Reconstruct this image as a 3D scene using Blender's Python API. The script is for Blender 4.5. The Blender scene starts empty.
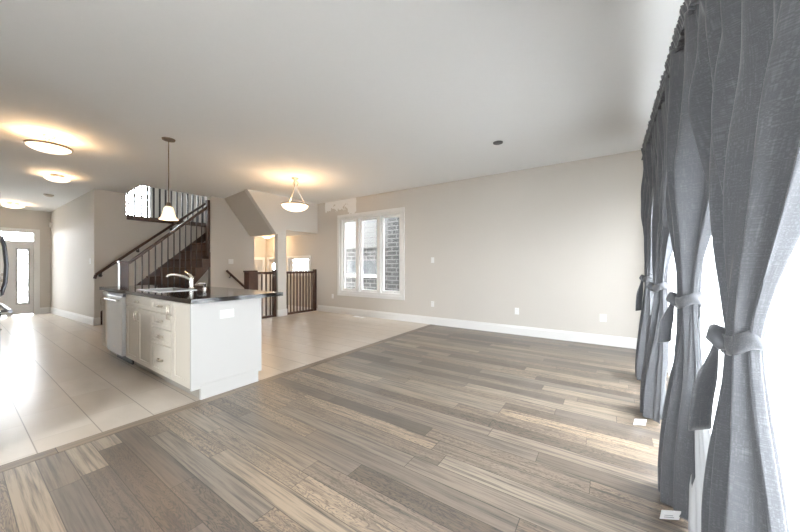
import bpy, math, random
from mathutils import Vector
random.seed(7)
C = bpy.context.scene.collection
PI = math.pi

# ------------------------------------------------------------------ camera, world, exposure
F_PX, H, YAW = 307.0, 1.2, math.radians(34.1)
cam_d = bpy.data.cameras.new('camera'); cam = bpy.data.objects.new('camera', cam_d); C.objects.link(cam)
cam_d.sensor_fit = 'HORIZONTAL'; cam_d.sensor_width = 36.0; cam_d.lens = 36.0*F_PX/800.0
cam_d.clip_start = 0.02
cam.location = (0, 0, H); cam.rotation_euler = (PI/2, 0, YAW)
sc = bpy.context.scene; sc.camera = cam
sc.view_settings.view_transform = 'Standard'; sc.view_settings.look = 'None'
sc.view_settings.gamma = 1.0; sc.view_settings.use_curve_mapping = False
sc.view_settings.exposure = 0.74
sc.cycles.sample_clamp_indirect = 5.0
world = bpy.data.worlds.new('sky'); sc.world = world; world.use_nodes = True
bg = world.node_tree.nodes['Background']; bg.inputs[0].default_value = (0.90, 0.955, 1.0, 1); bg.inputs[1].default_value = 34.0
LAMP = 0.72            # strength of the house lamps

def portal(name, loc, rot, sx, sy):
    d = bpy.data.lights.new(name, 'AREA'); d.shape = 'RECTANGLE'; d.size = sx; d.size_y = sy
    d.cycles.is_portal = True
    o = bpy.data.objects.new(name, d); C.objects.link(o); o.location = loc; o.rotation_euler = rot
WX = 0.67            # window wall, inner face
FY = 5.60            # far wall, inner face
PATIO = [(0.30, 1.66), (1.78, 3.14), (3.26, 4.62)]
for a, b in PATIO:
    portal('window_light', (WX+0.16, (a+b)/2, 1.2), (0, PI/2, 0), 2.2, b-a)
portal('window_light', (-4.69, FY+0.15, 1.47), (-PI/2, 0, 0), 1.9, 1.9)
portal('window_light', (-1.2, -3.22, 1.6), (PI/2, 0, 0), 1.4, 1.4)  # portal at the added back window

# ------------------------------------------------------------------ materials
def lin(c):
    return tuple(((v/255)/12.92 if v/255 <= .04045 else ((v/255+.055)/1.055)**2.4) for v in c)
class NT:
    def __init__(s, name):
        s.m = bpy.data.materials.new(name); s.m.use_nodes = True
        s.t = s.m.node_tree; s.b = s.t.nodes['Principled BSDF']; s.out = s.t.nodes['Material Output']
    def n(s, typ, **kw):
        nd = s.t.nodes.new(typ)
        for k, v in kw.items(): setattr(nd, k, v)
        return nd
    def l(s, a, b): s.t.links.new(a, b)
    def put(s, sock, v):
        if hasattr(v, 'is_output'): s.l(v, sock)
        else: sock.default_value = v
    def math(s, op, a, b=0.0, c=0.0):
        nd = s.n('ShaderNodeMath', operation=op); s.put(nd.inputs[0], a); s.put(nd.inputs[1], b); s.put(nd.inputs[2], c)
        return nd.outputs[0]
    def mix(s, f, a, b, blend='MIX'):
        nd = s.n('ShaderNodeMix', data_type='RGBA', blend_type=blend)
        s.put(nd.inputs[0], f)
        for i, v in ((6, a), (7, b)):
            s.put(nd.inputs[i], v if hasattr(v, 'is_output') else tuple(v)+(1,))
        return nd.outputs[2]
    def coords(s):
        return s.n('ShaderNodeTexCoord').outputs['Object']
    def pos(s):
        return s.n('ShaderNodeNewGeometry').outputs['Position']
    def sep(s, v):
        nd = s.n('ShaderNodeSeparateXYZ'); s.l(v, nd.inputs[0]); return nd.outputs
    def comb(s, x, y, z=0.0):
        nd = s.n('ShaderNodeCombineXYZ'); s.put(nd.inputs[0], x); s.put(nd.inputs[1], y); s.put(nd.inputs[2], z); return nd.outputs[0]
    def noise(s, vec, scale=5, detail=3, rough=.5, dist=0):
        nd = s.n('ShaderNodeTexNoise'); s.l(vec, nd.inputs['Vector'])
        nd.inputs['Scale'].default_value = scale; nd.inputs['Detail'].default_value = detail
        nd.inputs['Roughness'].default_value = rough; nd.inputs['Distortion'].default_value = dist
        return nd.outputs['Fac']
    def white(s, vec):
        nd = s.n('ShaderNodeTexWhiteNoise', noise_dimensions='3D'); s.l(vec, nd.inputs['Vector']); return nd.outputs['Value']
    def ramp(s, f, stops):
        nd = s.n('ShaderNodeValToRGB'); s.l(f, nd.inputs[0]); e = nd.color_ramp.elements
        while len(e) > 1: e.remove(e[-1])
        e[0].position = stops[0][0]; e[0].color = tuple(stops[0][1])+(1,)
        for p, c in stops[1:]:
            k = e.new(p); k.color = tuple(c)+(1,)
        return nd.outputs[0]
    def bump(s, h, strength=.2, dist=.01):
        nd = s.n('ShaderNodeBump'); s.l(h, nd.inputs['Height']); nd.inputs['Strength'].default_value = strength
        nd.inputs['Distance'].default_value = dist; s.l(nd.outputs[0], s.b.inputs['Normal'])
    def fin(s, col=None, rough=None, metal=None, spec=None):
        if col is not None: s.put(s.b.inputs['Base Color'], col if hasattr(col, 'is_output') else tuple(col)+(1,))
        if rough is not None: s.put(s.b.inputs['Roughness'], rough)
        if metal is not None: s.b.inputs['Metallic'].default_value = metal
        if spec is not None: s.b.inputs['Specular IOR Level'].default_value = spec
        return s.m

def plain(name, col, rough=.5, metal=0, spec=.5, var=.04, scale=6):
    """one colour with a faint procedural mottling"""
    t = NT(name); n = t.noise(t.coords(), scale, 3)
    a = tuple(max(0, c*(1-var)) for c in col); b = tuple(min(1, c*(1+var)) for c in col)
    return t.fin(t.mix(n, a, b), rough, metal, spec)

M = {}
WALLC = (0.645, 0.605, 0.55)
M['wall'] = plain('wall_paint', WALLC, .75, var=.015, scale=2)
M['wall_light'] = plain('pale_wall_paint', (0.76, 0.73, 0.685), .75, var=.015, scale=2)
M['ceiling'] = plain('ceiling_paint', (0.90, 0.91, 0.905), .85, var=.012, scale=40)
M['trim'] = plain('white_trim_paint', (0.86, 0.85, 0.83), .4, var=.01)
M['white'] = plain('white_plastic', (0.88, 0.875, 0.86), .35, var=.01)
M['slot'] = plain('outlet_slot', (0.45, 0.44, 0.42), .5)
M['cabinet'] = plain('offwhite_cabinet_paint', (0.66, 0.61, 0.53), .38, var=.015)
M['panel'] = plain('white_panel_paint', (0.52, 0.51, 0.49), .4, var=.01)
M['steel'] = plain('brushed_steel', (0.50, 0.49, 0.475), .34, 1, var=.05, scale=30)
M['sinksteel'] = plain('satin_sink_steel', (0.30, 0.295, 0.285), .42, .9, var=.05)
M['darksteel'] = plain('dark_steel', (0.10, 0.10, 0.11), .3, .8)
M['chrome'] = plain('chrome', (0.82, 0.81, 0.79), .12, 1, var=.01)
M['nickel'] = plain('satin_nickel', (0.55, 0.50, 0.43), .3, 1)
M['rim'] = plain('tan_metal_rim', (0.30, 0.22, 0.15), .45, .6)
M['bronze'] = plain('aged_bronze', (0.17, 0.12, 0.08), .4, .7)
M['black'] = plain('black_plastic', (0.02, 0.02, 0.022), .4)
M['metalrail'] = plain('black_baluster_metal', (0.035, 0.027, 0.024), .45, .2)
M['greycap'] = plain('grey_metal_cap', (0.14, 0.14, 0.14), .5, .3)
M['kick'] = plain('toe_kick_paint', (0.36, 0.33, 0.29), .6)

def wood_dark(name, a, b, rough=.32):
    t = NT(name); x, y, z = t.sep(t.coords())
    n = t.noise(t.comb(t.math('MULTIPLY', x, 14), t.math('MULTIPLY', y, 14), t.math('MULTIPLY', z, 5)), 2.0, 5, .6, .8)
    return t.fin(t.mix(n, a, b), rough)
M['stairwood'] = wood_dark('dark_stair_wood', (0.022, 0.010, 0.006), (0.085, 0.034, 0.018))
M['tread'] = wood_dark('stair_tread_wood', (0.085, 0.055, 0.042), (0.17, 0.115, 0.085), .25)
M['riser'] = wood_dark('brown_riser_wood', (0.035, 0.016, 0.009), (0.11, 0.052, 0.028))

def granite():
    t = NT('black_granite'); c = t.coords()
    v = t.n('ShaderNodeTexVoronoi'); t.l(c, v.inputs['Vector']); v.inputs['Scale'].default_value = 130
    n = t.noise(c, 60, 4)
    f = t.math('MULTIPLY', t.math('GREATER_THAN', n, .58), t.math('LESS_THAN', v.outputs['Distance'], .35))
    return t.fin(t.mix(f, (0.014, 0.012, 0.011), (0.13, 0.10, 0.075)), .07, 0, .35)
M['granite'] = granite()

def floor_wood():
    t = NT('oak_plank_floor'); x, y, z = t.sep(t.pos())
    W = .1225
    yr = t.math('DIVIDE', t.math('SUBTRACT', y, .183), W)
    row = t.math('FLOOR', yr); fy = t.math('FRACT', yr)
    r1 = t.white(t.comb(row, 3.3, 1.0)); r2 = t.white(t.comb(row, 7.1, 2.0))
    L = t.math('ADD', .95, t.math('MULTIPLY', r1, .55))
    xs = t.math('DIVIDE', t.math('ADD', x, t.math('MULTIPLY', r2, 9.0)), L)
    pid = t.math('FLOOR', xs); fx = t.math('FRACT', xs)
    rnd = t.white(t.comb(row, pid, 5.0)); rnd2 = t.white(t.comb(row, pid, 9.0))
    off = t.math('MULTIPLY', rnd, 37.0)
    # grain running along the plank
    g1 = t.noise(t.comb(t.math('ADD', t.math('MULTIPLY', x, 2.2), off), t.math('MULTIPLY', y, 60), off), 1.0, 5, .6, .25)
    cv = t.comb(t.math('ADD', t.math('MULTIPLY', x, 1.5), off), t.math('ADD', t.math('MULTIPLY', y, 9.0), off), off)
    base = t.noise(cv, 1.6, 4, .55, .5)
    rings = t.math('ABSOLUTE', t.math('SUBTRACT', t.math('FRACT', t.math('MULTIPLY', base, 19.0)), .5))
    cath = t.math('MULTIPLY', t.math('SUBTRACT', .5, rings), t.math('MULTIPLY', t.math('GREATER_THAN', rnd2, .55), t.math('ADD', .55, t.math('MULTIPLY', rnd2, .45))))
    tone = t.ramp(rnd, [(0, (0.095, 0.083, 0.074)), (.22, (0.155, 0.134, 0.117)), (.5, (0.205, 0.177, 0.152)),
                        (.78, (0.24, 0.205, 0.172)), (1, (0.32, 0.268, 0.215))])
    tone2 = t.ramp(rnd2, [(0, (1.08, 1.05, 1.0)), (1, (1.24, 1.09, .93))])
    c = t.mix(1.0, tone, tone2, 'MULTIPLY')
    gk = t.math('MULTIPLY', t.math('MAXIMUM', t.math('SUBTRACT', .56, g1), 0), 3.6)
    c = t.mix(gk, c, (0.075, 0.065, 0.058))
    ck = t.math('MULTIPLY', t.math('MAXIMUM', t.math('SUBTRACT', cath, .22), 0), 3.6)
    ck = t.math('MULTIPLY', ck, t.math('ADD', .35, t.noise(t.comb(t.math('MULTIPLY', x, 9), t.math('MULTIPLY', y, 30), off), 1.0, 3)))
    c = t.mix(ck, c, (0.05, 0.047, 0.045))
    sy = t.math('LESS_THAN', t.math('MINIMUM', fy, t.math('SUBTRACT', 1, fy)), .016)
    sx = t.math('LESS_THAN', t.math('MINIMUM', fx, t.math('SUBTRACT', 1, fx)), .0014)
    seam = t.math('MAXIMUM', sy, sx)
    c = t.mix(t.math('MULTIPLY', seam, .75), c, (0.03, 0.027, 0.024))
    t.fin(c, t.math('ADD', .29, t.math('MULTIPLY', g1, .10)), 0, .65)
    t.bump(t.math('SUBTRACT', g1, t.math('MULTIPLY', seam, 1.2)), .12, .002)
    return t.m
M['floor_wood'] = floor_wood()

def floor_border():
    t = NT('oak_border_plank'); x, y, z = t.sep(t.pos())
    yr = t.math('DIVIDE', t.math('ADD', y, 20.3), 1.15); pid = t.math('FLOOR', yr); fy = t.math('FRACT', yr)
    rnd = t.white(t.comb(pid, 1.0, 4.0)); off = t.math('MULTIPLY', rnd, 31.0)
    g1 = t.noise(t.comb(t.math('MULTIPLY', x, 60), t.math('ADD', t.math('MULTIPLY', y, 2.2), off), off), 1.0, 5, .6, .25)
    c = t.ramp(rnd, [(0, (0.15, 0.115, 0.09)), (.5, (0.21, 0.165, 0.125)), (1, (0.27, 0.21, 0.155))])
    c = t.mix(t.math('MULTIPLY', t.math('MAXIMUM', t.math('SUBTRACT', .56, g1), 0), 2.4), c, (0.06, 0.05, 0.045))
    c = t.mix(t.math('LESS_THAN', fy, .003), c, (0.03, 0.027, 0.024))
    return t.fin(c, .38, 0, .5)
M['border'] = floor_border()

def floor_tile():
    t = NT('beige_floor_tile'); x, y, z = t.sep(t.pos())
    yr = t.math('DIVIDE', t.math('SUBTRACT', y, .022), .3045)
    row = t.math('FLOOR', yr); fy = t.math('FRACT', yr)
    xs = t.math('DIVIDE', t.math('ADD', x, t.math('MULTIPLY', t.math('MODULO', t.math('ADD', row, 60), 3.0), .203)), .61)
    pid = t.math('FLOOR', xs); fx = t.math('FRACT', xs)
    rnd = t.white(t.comb(row, pid, 2.0)); off = t.math('MULTIPLY', rnd, 23.0)
    cl = t.noise(t.comb(t.math('ADD', t.math('MULTIPLY', x, 2.0), off), t.math('MULTIPLY', y, 5.0), off), 1.3, 4, .55, .6)
    c = t.mix(cl, (0.53, 0.465, 0.395), (0.70, 0.635, 0.56))
    c = t.mix(t.math('MULTIPLY', rnd, .5), c, (0.54, 0.455, 0.365))
    gy = t.math('MAXIMUM', 0, t.math('SUBTRACT', 1, t.math('DIVIDE', t.math('MINIMUM', fy, t.math('SUBTRACT', 1, fy)), .016)))
    gx = t.math('MAXIMUM', 0, t.math('SUBTRACT', 1, t.math('DIVIDE', t.math('MINIMUM', fx, t.math('SUBTRACT', 1, fx)), .012)))
    g = t.math('MAXIMUM', gy, t.math('MULTIPLY', gx, .22))
    c = t.mix(g, c, (0.22, 0.175, 0.135))
    t.fin(c, 0.30, 0, .5)
    return t.m
M['tile'] = floor_tile()

def far_wall_mat():
    """beige paint with the unfinished white primer patch above the window"""
    t = NT('far_wall_paint'); p = t.pos(); x, y, z = t.sep(p)
    n = t.noise(p, 2, 3); base = t.mix(n, tuple(c*.985 for c in WALLC), tuple(c*1.015 for c in WALLC))
    e = t.noise(t.comb(t.math('MULTIPLY', x, 5.5), 0.0, t.math('MULTIPLY', z, 5.5)), 1.0, 3, .6)
    lo = t.math('ADD', 2.50, t.math('MULTIPLY', t.math('SUBTRACT', e, .5), .45))
    lo = t.math('ADD', lo, t.math('MULTIPLY', t.math('LESS_THAN', x, -5.36), .13))
    k = t.math('GREATER_THAN', z, lo)
    wob = t.math('MULTIPLY', t.math('SUBTRACT', e, .5), .12)
    k = t.math('MULTIPLY', k, t.math('LESS_THAN', t.math('ADD', x, wob), -5.08))
    k = t.math('MULTIPLY', k, t.math('GREATER_THAN', t.math('ADD', x, wob), -6.18))
    hole = t.math('GREATER_THAN', t.noise(t.comb(t.math('MULTIPLY', x, 9), 1.0, t.math('MULTIPLY', z, 9)), 1.0, 2), .60)
    hole = t.math('MULTIPLY', hole, t.math('MULTIPLY', t.math('LESS_THAN', x, -5.36), t.math('LESS_THAN', z, 2.78)))
    k = t.math('MULTIPLY', k, t.math('SUBTRACT', 1.0, hole))
    return t.fin(t.mix(k, base, (0.92, 0.915, 0.90)), .75)
M['wall_far'] = far_wall_mat()

def brick_mat():
    t = NT('grey_brick'); x, y, z = t.sep(t.pos())
    b = t.n('ShaderNodeTexBrick'); t.l(t.comb(t.math('ADD', x, t.math('MULTIPLY', y, 1.0)), z), b.inputs['Vector'])
    b.inputs['Scale'].default_value = 1.0; b.inputs['Brick Width'].default_value = .30; b.inputs['Row Height'].default_value = .115
    b.inputs['Mortar Size'].default_value = .014; b.inputs['Mortar Smooth'].default_value = .1
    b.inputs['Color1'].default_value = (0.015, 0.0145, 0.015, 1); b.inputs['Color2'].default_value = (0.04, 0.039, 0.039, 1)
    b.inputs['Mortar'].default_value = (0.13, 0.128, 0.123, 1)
    return t.fin(b.outputs['Color'], .85)
M['brick'] = brick_mat()
def siding_mat():
    t = NT('white_siding'); x, y, z = t.sep(t.pos())
    f = t.math('FRACT', t.math('DIVIDE', z, .155))
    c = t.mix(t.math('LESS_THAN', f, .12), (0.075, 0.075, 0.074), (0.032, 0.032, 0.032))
    return t.fin(c, .6)
M['siding'] = siding_mat()
M['darkglass'] = plain('dark_window_glass', (0.06, 0.065, 0.07), .1, 0, .6)
M['bounce_ground'] = plain('pale_bounce_ground', (0.56, 0.55, 0.53), .9, var=.08, scale=3)  # ground colour made pale to bounce daylight onto the ceiling
M['deck'] = plain('pale_deck_boards', (0.55, 0.54, 0.53), .7, var=.06)

def glass_mat(name='window_glass', tint=(1, 1, 1), refl=.06):
    t = NT(name); nt = t.t; nt.nodes.remove(t.b)
    tr = t.n('ShaderNodeBsdfTransparent'); tr.inputs[0].default_value = tuple(tint)+(1,)
    gl = t.n('ShaderNodeBsdfGlossy'); gl.inputs['Roughness'].default_value = .02
    fr = t.n('ShaderNodeLayerWeight'); fac = t.math('ADD', .03, t.math('MULTIPLY', t.math('POWER', fr.outputs['Facing'], 5.0), .6))
    mx = t.n('ShaderNodeMixShader'); t.l(fac, mx.inputs[0]); t.l(tr.outputs[0], mx.inputs[1]); t.l(gl.outputs[0], mx.inputs[2])
    t.l(mx.outputs[0], t.out.inputs[0]); return t.m
M['glass'] = glass_mat()
def pattern_glass():
    t = NT('patterned_door_glass'); nt = t.t; nt.nodes.remove(t.b)
    tr = t.n('ShaderNodeBsdfTransparent'); tl = t.n('ShaderNodeBsdfTranslucent'); tl.inputs[0].default_value = (.8, .82, .84, 1)
    x, y, z = t.sep(t.pos())
    n = t.noise(t.comb(0.0, t.math('MULTIPLY', y, 9), t.math('MULTIPLY', z, 5)), 1.0, 3, .6, 1.5)
    mx = t.n('ShaderNodeMixShader'); t.l(t.ramp(n, [(.38, (0, 0, 0)), (.58, (.9, .9, .9))]), mx.inputs[0])
    t.l(tr.outputs[0], mx.inputs[1]); t.l(tl.outputs[0], mx.inputs[2]); t.l(mx.outputs[0], t.out.inputs[0]); return t.m
M['doorglass'] = pattern_glass()

def weave(t, vec_uv, cells):
    u, v, w = t.sep(vec_uv)
    a = t.noise(t.comb(t.math('MULTIPLY', u, cells), t.math('MULTIPLY', v, cells*.08)), 1.0, 2, .6)
    b = t.noise(t.comb(t.math('MULTIPLY', u, cells*.07), t.math('MULTIPLY', v, cells*1.6)), 1.0, 2, .6)
    return t.math('MULTIPLY', t.math('ADD', a, b), .5)
def linen():
    t = NT('grey_linen'); uv = t.n('ShaderNodeTexCoord').outputs['UV']
    w = weave(t, uv, 150)
    k = t.math('MULTIPLY', t.math('ABSOLUTE', t.math('SUBTRACT', w, .5)), 5.0)
    c = t.mix(t.math('MINIMUM', k, 1.0), (0.085, 0.087, 0.094), (0.165, 0.168, 0.178))
    t.fin(c, .8, 0, .3); t.b.inputs['Sheen Weight'].default_value = .35
    t.bump(w, .35, .004)
    tl = t.n('ShaderNodeBsdfTranslucent'); tl.inputs[0].default_value = (.14, .145, .16, 1)
    mx = t.n('ShaderNodeMixShader'); mx.inputs[0].default_value = .08
    t.l(t.b.outputs[0], mx.inputs[1]); t.l(tl.outputs[0], mx.inputs[2]); t.l(mx.outputs[0], t.out.inputs[0])
    return t.m
M['linen'] = linen()
def sheer():
    t = NT('white_sheer'); nt = t.t; nt.nodes.remove(t.b)
    uv = t.n('ShaderNodeTexCoord').outputs['UV']; w = weave(t, uv, 260)
    tr = t.n('ShaderNodeBsdfTransparent')
    tl = t.n('ShaderNodeBsdfTranslucent'); tl.inputs[0].default_value = (.93, .94, .96, 1)
    df = t.n('ShaderNodeBsdfDiffuse'); df.inputs[0].default_value = (.93, .94, .96, 1)
    m1 = t.n('ShaderNodeMixShader'); m1.inputs[0].default_value = .35; t.l(tl.outputs[0], m1.inputs[1]); t.l(df.outputs[0], m1.inputs[2])
    m2 = t.n('ShaderNodeMixShader'); t.l(t.math('ADD', .66, t.math('MULTIPLY', w, .3)), m2.inputs[0])
    t.l(tr.outputs[0], m2.inputs[1]); t.l(m1.outputs[0], m2.inputs[2]); t.l(m2.outputs[0], t.out.inputs[0]); return t.m
M['sheer'] = sheer()
def lining():
    t = NT('white_lining'); uv = t.n('ShaderNodeTexCoord').outputs['UV']; w = weave(t, uv, 200)
    t.fin(t.mix(w, (.55, .56, .57), (.78, .79, .80)), .8)
    tl = t.n('ShaderNodeBsdfTranslucent'); tl.inputs[0].default_value = (.5, .51, .53, 1)
    mx = t.n('ShaderNodeMixShader'); mx.inputs[0].default_value = .25
    t.l(t.b.outputs[0], mx.inputs[1]); t.l(tl.outputs[0], mx.inputs[2]); t.l(mx.outputs[0], t.out.inputs[0]); return t.m
M['lining'] = lining()
def glow(name, col, strength):
    t = NT(name); n = t.noise(t.coords(), 9, 3)
    c = t.mix(n, tuple(v*.9 for v in col), col)
    t.fin(c, .3); t.l(c, t.b.inputs['Emission Color']); t.b.inputs['Emission Strength'].default_value = strength
    return t.m
M['bowl'] = glow('lit_alabaster_glass', (1.0, .80, .56), 1.5)
M['bell'] = glow('lit_bell_glass', (1.0, .82, .60), .75)
M['label'] = plain('white_care_label', (0.85, 0.85, 0.85), .6, var=.02)
M['labelink'] = plain('grey_label_print', (0.35, 0.35, 0.37), .6)

# ------------------------------------------------------------------ mesh helpers
class MB:
    def __init__(s): s.v = []; s.f = []; s.uv = None; s.smooth = False
    def add(s, vs, fs):
        o = len(s.v); s.v += [tuple(p) for p in vs]; s.f += [tuple(i+o for i in f) for f in fs]; return s
    def box(s, x0, x1, y0, y1, z0, z1):
        x0, x1 = min(x0, x1), max(x0, x1); y0, y1 = min(y0, y1), max(y0, y1); z0, z1 = min(z0, z1), max(z0, z1)
        return s.add([(x0,y0,z0),(x1,y0,z0),(x1,y1,z0),(x0,y1,z0),(x0,y0,z1),(x1,y0,z1),(x1,y1,z1),(x0,y1,z1)],
                     [(0,3,2,1),(4,5,6,7),(0,1,5,4),(1,2,6,5),(2,3,7,6),(3,0,4,7)])
    def prism(s, pts, axis, a0, a1):
        """polygon pts (2d) extruded along an axis; 'x': pts are (y,z), 'y': (x,z), 'z': (x,y)"""
        def P(p, a):
            return {'x': (a, p[0], p[1]), 'y': (p[0], a, p[1]), 'z': (p[0], p[1], a)}[axis]
        n = len(pts)
        vs = [P(p, a0) for p in pts] + [P(p, a1) for p in pts]
        fs = [tuple(range(n)), tuple(range(2*n-1, n-1, -1))] + [(i, i+n, (i+1) % n+n, (i+1) % n) for i in range(n)]
        return s.add(vs, fs)
    def tube(s, pts, r, seg=12, caps=True, flat=1.0):
        pts = [Vector(p) for p in pts]; n = len(pts); rs = r if isinstance(r, (list, tuple)) else [r]*n
        vs = []; prev = None
        for i, p in enumerate(pts):
            t = (pts[min(i+1, n-1)]-pts[max(i-1, 0)]).normalized()
            if prev is None:
                up = Vector((0, 0, 1)) if abs(t.z) < .9 else Vector((1, 0, 0))
                a = t.cross(up).normalized()
            else: a = (prev-t*prev.dot(t)).normalized()
            prev = a; b = t.cross(a)
            for k in range(seg):
                th = 2*PI*k/seg; vs.append(p+a*(rs[i]*math.cos(th))+b*(rs[i]*flat*math.sin(th)))
        fs = [(i*seg+k, i*seg+(k+1) % seg, (i+1)*seg+(k+1) % seg, (i+1)*seg+k) for i in range(n-1) for k in range(seg)]
        if caps: fs += [tuple(range(seg-1, -1, -1)), tuple((n-1)*seg+k for k in range(seg))]
        return s.add(vs, fs)
    def lathe(s, prof, c, seg=32):
        """profile of (r, z) about a vertical axis at c=(x,y)"""
        vs = [(c[0]+r*math.cos(2*PI*k/seg), c[1]+r*math.sin(2*PI*k/seg), z) for r, z in prof for k in range(seg)]
        n = len(prof)
        fs = [(i*seg+k, i*seg+(k+1) % seg, (i+1)*seg+(k+1) % seg, (i+1)*seg+k) for i in range(n-1) for k in range(seg)]
        return s.add(vs, fs)
    def beam(s, p0, p1, w, h):
        """rectangular bar from p0 to p1: w horizontal width, h height"""
        p0, p1 = Vector(p0), Vector(p1); t = (p1-p0).normalized()
        a = t.cross(Vector((0, 0, 1))).normalized()*w/2; b = a.normalized().cross(t)*h/2
        vs = [p+q for p in (p0, p1) for q in (-a-b, a-b, a+b, -a+b)]
        return s.add(vs, [(3,2,1,0),(4,5,6,7),(0,1,5,4),(1,2,6,5),(2,3,7,6),(3,0,4,7)])
    def build(s, name, mat, parent=None, smooth=None, bevel=0, seg=2, origin=None):
        me = bpy.data.meshes.new(name)
        if parent is not None: off = wl(parent)
        else:
            xs, ys, zs = zip(*s.v)
            off = Vector(origin) if origin else Vector(((min(xs)+max(xs))/2, (min(ys)+max(ys))/2, min(zs)))
        me.from_pydata([tuple(Vector(p)-off) for p in s.v], [], s.f); me.update()
        import bmesh
        bm = bmesh.new(); bm.from_mesh(me)
        if not s.uv: bmesh.ops.recalc_face_normals(bm, faces=bm.faces)
        bm.to_mesh(me); bm.free()
        if s.uv:
            ul = me.uv_layers.new(name='UVMap')
            for lp in me.loops: ul.data[lp.index].uv = s.uv[lp.vertex_index]
        o = bpy.data.objects.new(name, me); C.objects.link(o); me.materials.append(mat)
        if parent is not None: o.parent = parent
        else: o.location = off
        if smooth or (smooth is None and s.smooth):
            for p in me.polygons: p.use_smooth = True
        if smooth == 'auto':
            for p in me.polygons: p.use_smooth = True
            md = o.modifiers.new('edges', 'EDGE_SPLIT'); md.split_angle = math.radians(40)
        if bevel:
            md = o.modifiers.new('bevel', 'BEVEL'); md.width = bevel; md.segments = seg; md.limit_method = 'ANGLE'
        return o
def wl(o):
    v = Vector(o.location)
    while o.parent: o = o.parent; v += Vector(o.location)
    return v
def tag(o, label=None, cat=None, group=None, kind=None):
    if label: o['label'] = label
    if cat: o['category'] = cat
    if group: o['group'] = group
    if kind: o['kind'] = kind
    return o
def thing(name, label, cat, loc, group=None):
    o = bpy.data.objects.new(name, None); C.objects.link(o); o.location = loc; o.empty_display_size = .1
    return tag(o, label, cat, group)
def struct(name, loc):
    o = bpy.data.objects.new(name, None); C.objects.link(o); o.location = loc; return tag(o, kind='structure')
def S(mb, name, mat, **kw): return tag(mb.build(name, mat, **kw), kind='structure')
def copy_tree(o, parent=None):
    c = o.copy(); C.objects.link(c)
    if parent: c.parent = parent
    for ch in list(o.children): copy_tree(ch, c)
    return c
def wall_holes(axis, p0, p1, a0, a1, z0, z1, holes):
    """wall slab between p0..p1 along its normal axis, spanning a0..a1 and z0..z1, with rectangular holes (a0,a1,z0,z1)"""
    m = MB(); As = sorted({a0, a1, *[h[0] for h in holes], *[h[1] for h in holes]}); Zs = sorted({z0, z1, *[h[2] for h in holes], *[h[3] for h in holes]})
    for i in range(len(As)-1):
        j = 0
        while j < len(Zs)-1:
            def open_(jj):
                ca, cz = (As[i]+As[i+1])/2, (Zs[jj]+Zs[jj+1])/2
                return any(h[0] < ca < h[1] and h[2] < cz < h[3] for h in holes)
            if open_(j): j += 1; continue
            k = j
            while k+1 < len(Zs)-1 and not open_(k+1): k += 1
            if axis == 'x': m.box(p0, p1, As[i], As[i+1], Zs[j], Zs[k+1])
            else: m.box(As[i], As[i+1], p0, p1, Zs[j], Zs[k+1])
            j = k+1
    return m
CZ = 2.87
def ceil_z(x):
    return CZ if x > -6.6 else CZ-(-6.6-x)*(0.29/5.2)

# ------------------------------------------------------------------ floors and ceiling
BX = -3.02            # where wood meets tile
S(MB().box(BX+.10, WX+.15, -3.2, FY+.15, -.12, 0), 'floor', M['floor_wood'])
S(MB().box(BX, BX+.10, -3.2, FY+.15, -.12, 0.002), 'trim_1', M['border'])
t_ = MB().box(-6.47, BX, -3.2, FY+.15, -.12, 0).box(-12.2, -6.47, -1.0, 3.70, -.12, 0)
S(t_, 'floor_tile', M['tile'])
HX0, HX1, HY0, HY1 = -8.58, -7.72, 2.17, 3.60      # stairwell hole in the ceiling
cm = MB()
def cslab(x0, x1, y0, y1):
    za, zb = ceil_z(x0), ceil_z(x1)
    cm.add([(x0,y0,za),(x1,y0,zb),(x1,y1,zb),(x0,y1,za),(x0,y0,za+.2),(x1,y0,zb+.2),(x1,y1,zb+.2),(x0,y1,za+.2)],
           [(0,3,2,1),(4,5,6,7),(0,1,5,4),(1,2,6,5),(2,3,7,6),(3,0,4,7)])
cslab(-6.6, WX+.15, -3.2, FY+.15); cslab(-8.58, -6.6, -1.0, HY0); cslab(HX1, -6.6, HY0, FY+.15)
cslab(-12.2, -8.58, -1.0, 2.0)
S(cm, 'ceiling', M['ceiling'])

S(MB().box(-7.4, WX+.15, -3.2, FY+.15, CZ+.21, 5.9), 'added_upper_storey', M['ceiling'])  # unseen storey mass, added to shade the gap between the houses

# ------------------------------------------------------------------ walls
W1 = (-5.63, -3.74, .53, 2.41)        # big dining window opening
MW = (-7.72, -6.82, .99, 1.43)        # small mudroom window
D2 = (-8.72, -8.02, -.57, 1.40)       # mudroom side door
S(wall_holes('y', FY, FY+.15, -9.0, WX+.15, -.6, CZ+.1, [W1, MW, D2]), 'wall_far', M['wall_far'])
S(wall_holes('x', WX, WX+.15, -3.2, FY, -.1, CZ+.1, [(a, b, .10, 2.30) for a, b in PATIO]), 'wall_right', M['wall_light'])
S(wall_holes('y', -3.2, -3.05, -3.4, WX, -.1, CZ+.1, [(-1.9, -.5, .9, 2.3)]), 'wall_back', M['wall'])  # opening for the unseen window added for light
S(MB().box(-3.40, -3.25, -3.05, -.62, -.1, CZ+.1), 'wall_kitchen', M['wall'])
S(MB().box(-12.2, -3.40, -.77, -.62, -.1, CZ+.1), 'wall_left', M['wall'])
FXW = -11.80         # foyer end wall
S(wall_holes('x', FXW-.15, FXW, -.62, 1.9, -.1, 2.75, [(-.62+.30, 1.21, 0, 2.02)]), 'wall_foyer', M['wall'])
hw = MB()
hp = [(-8.58, 1.67), (-8.58, 1.80), (-12.0, 1.80), (-12.0, 1.482)]
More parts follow.
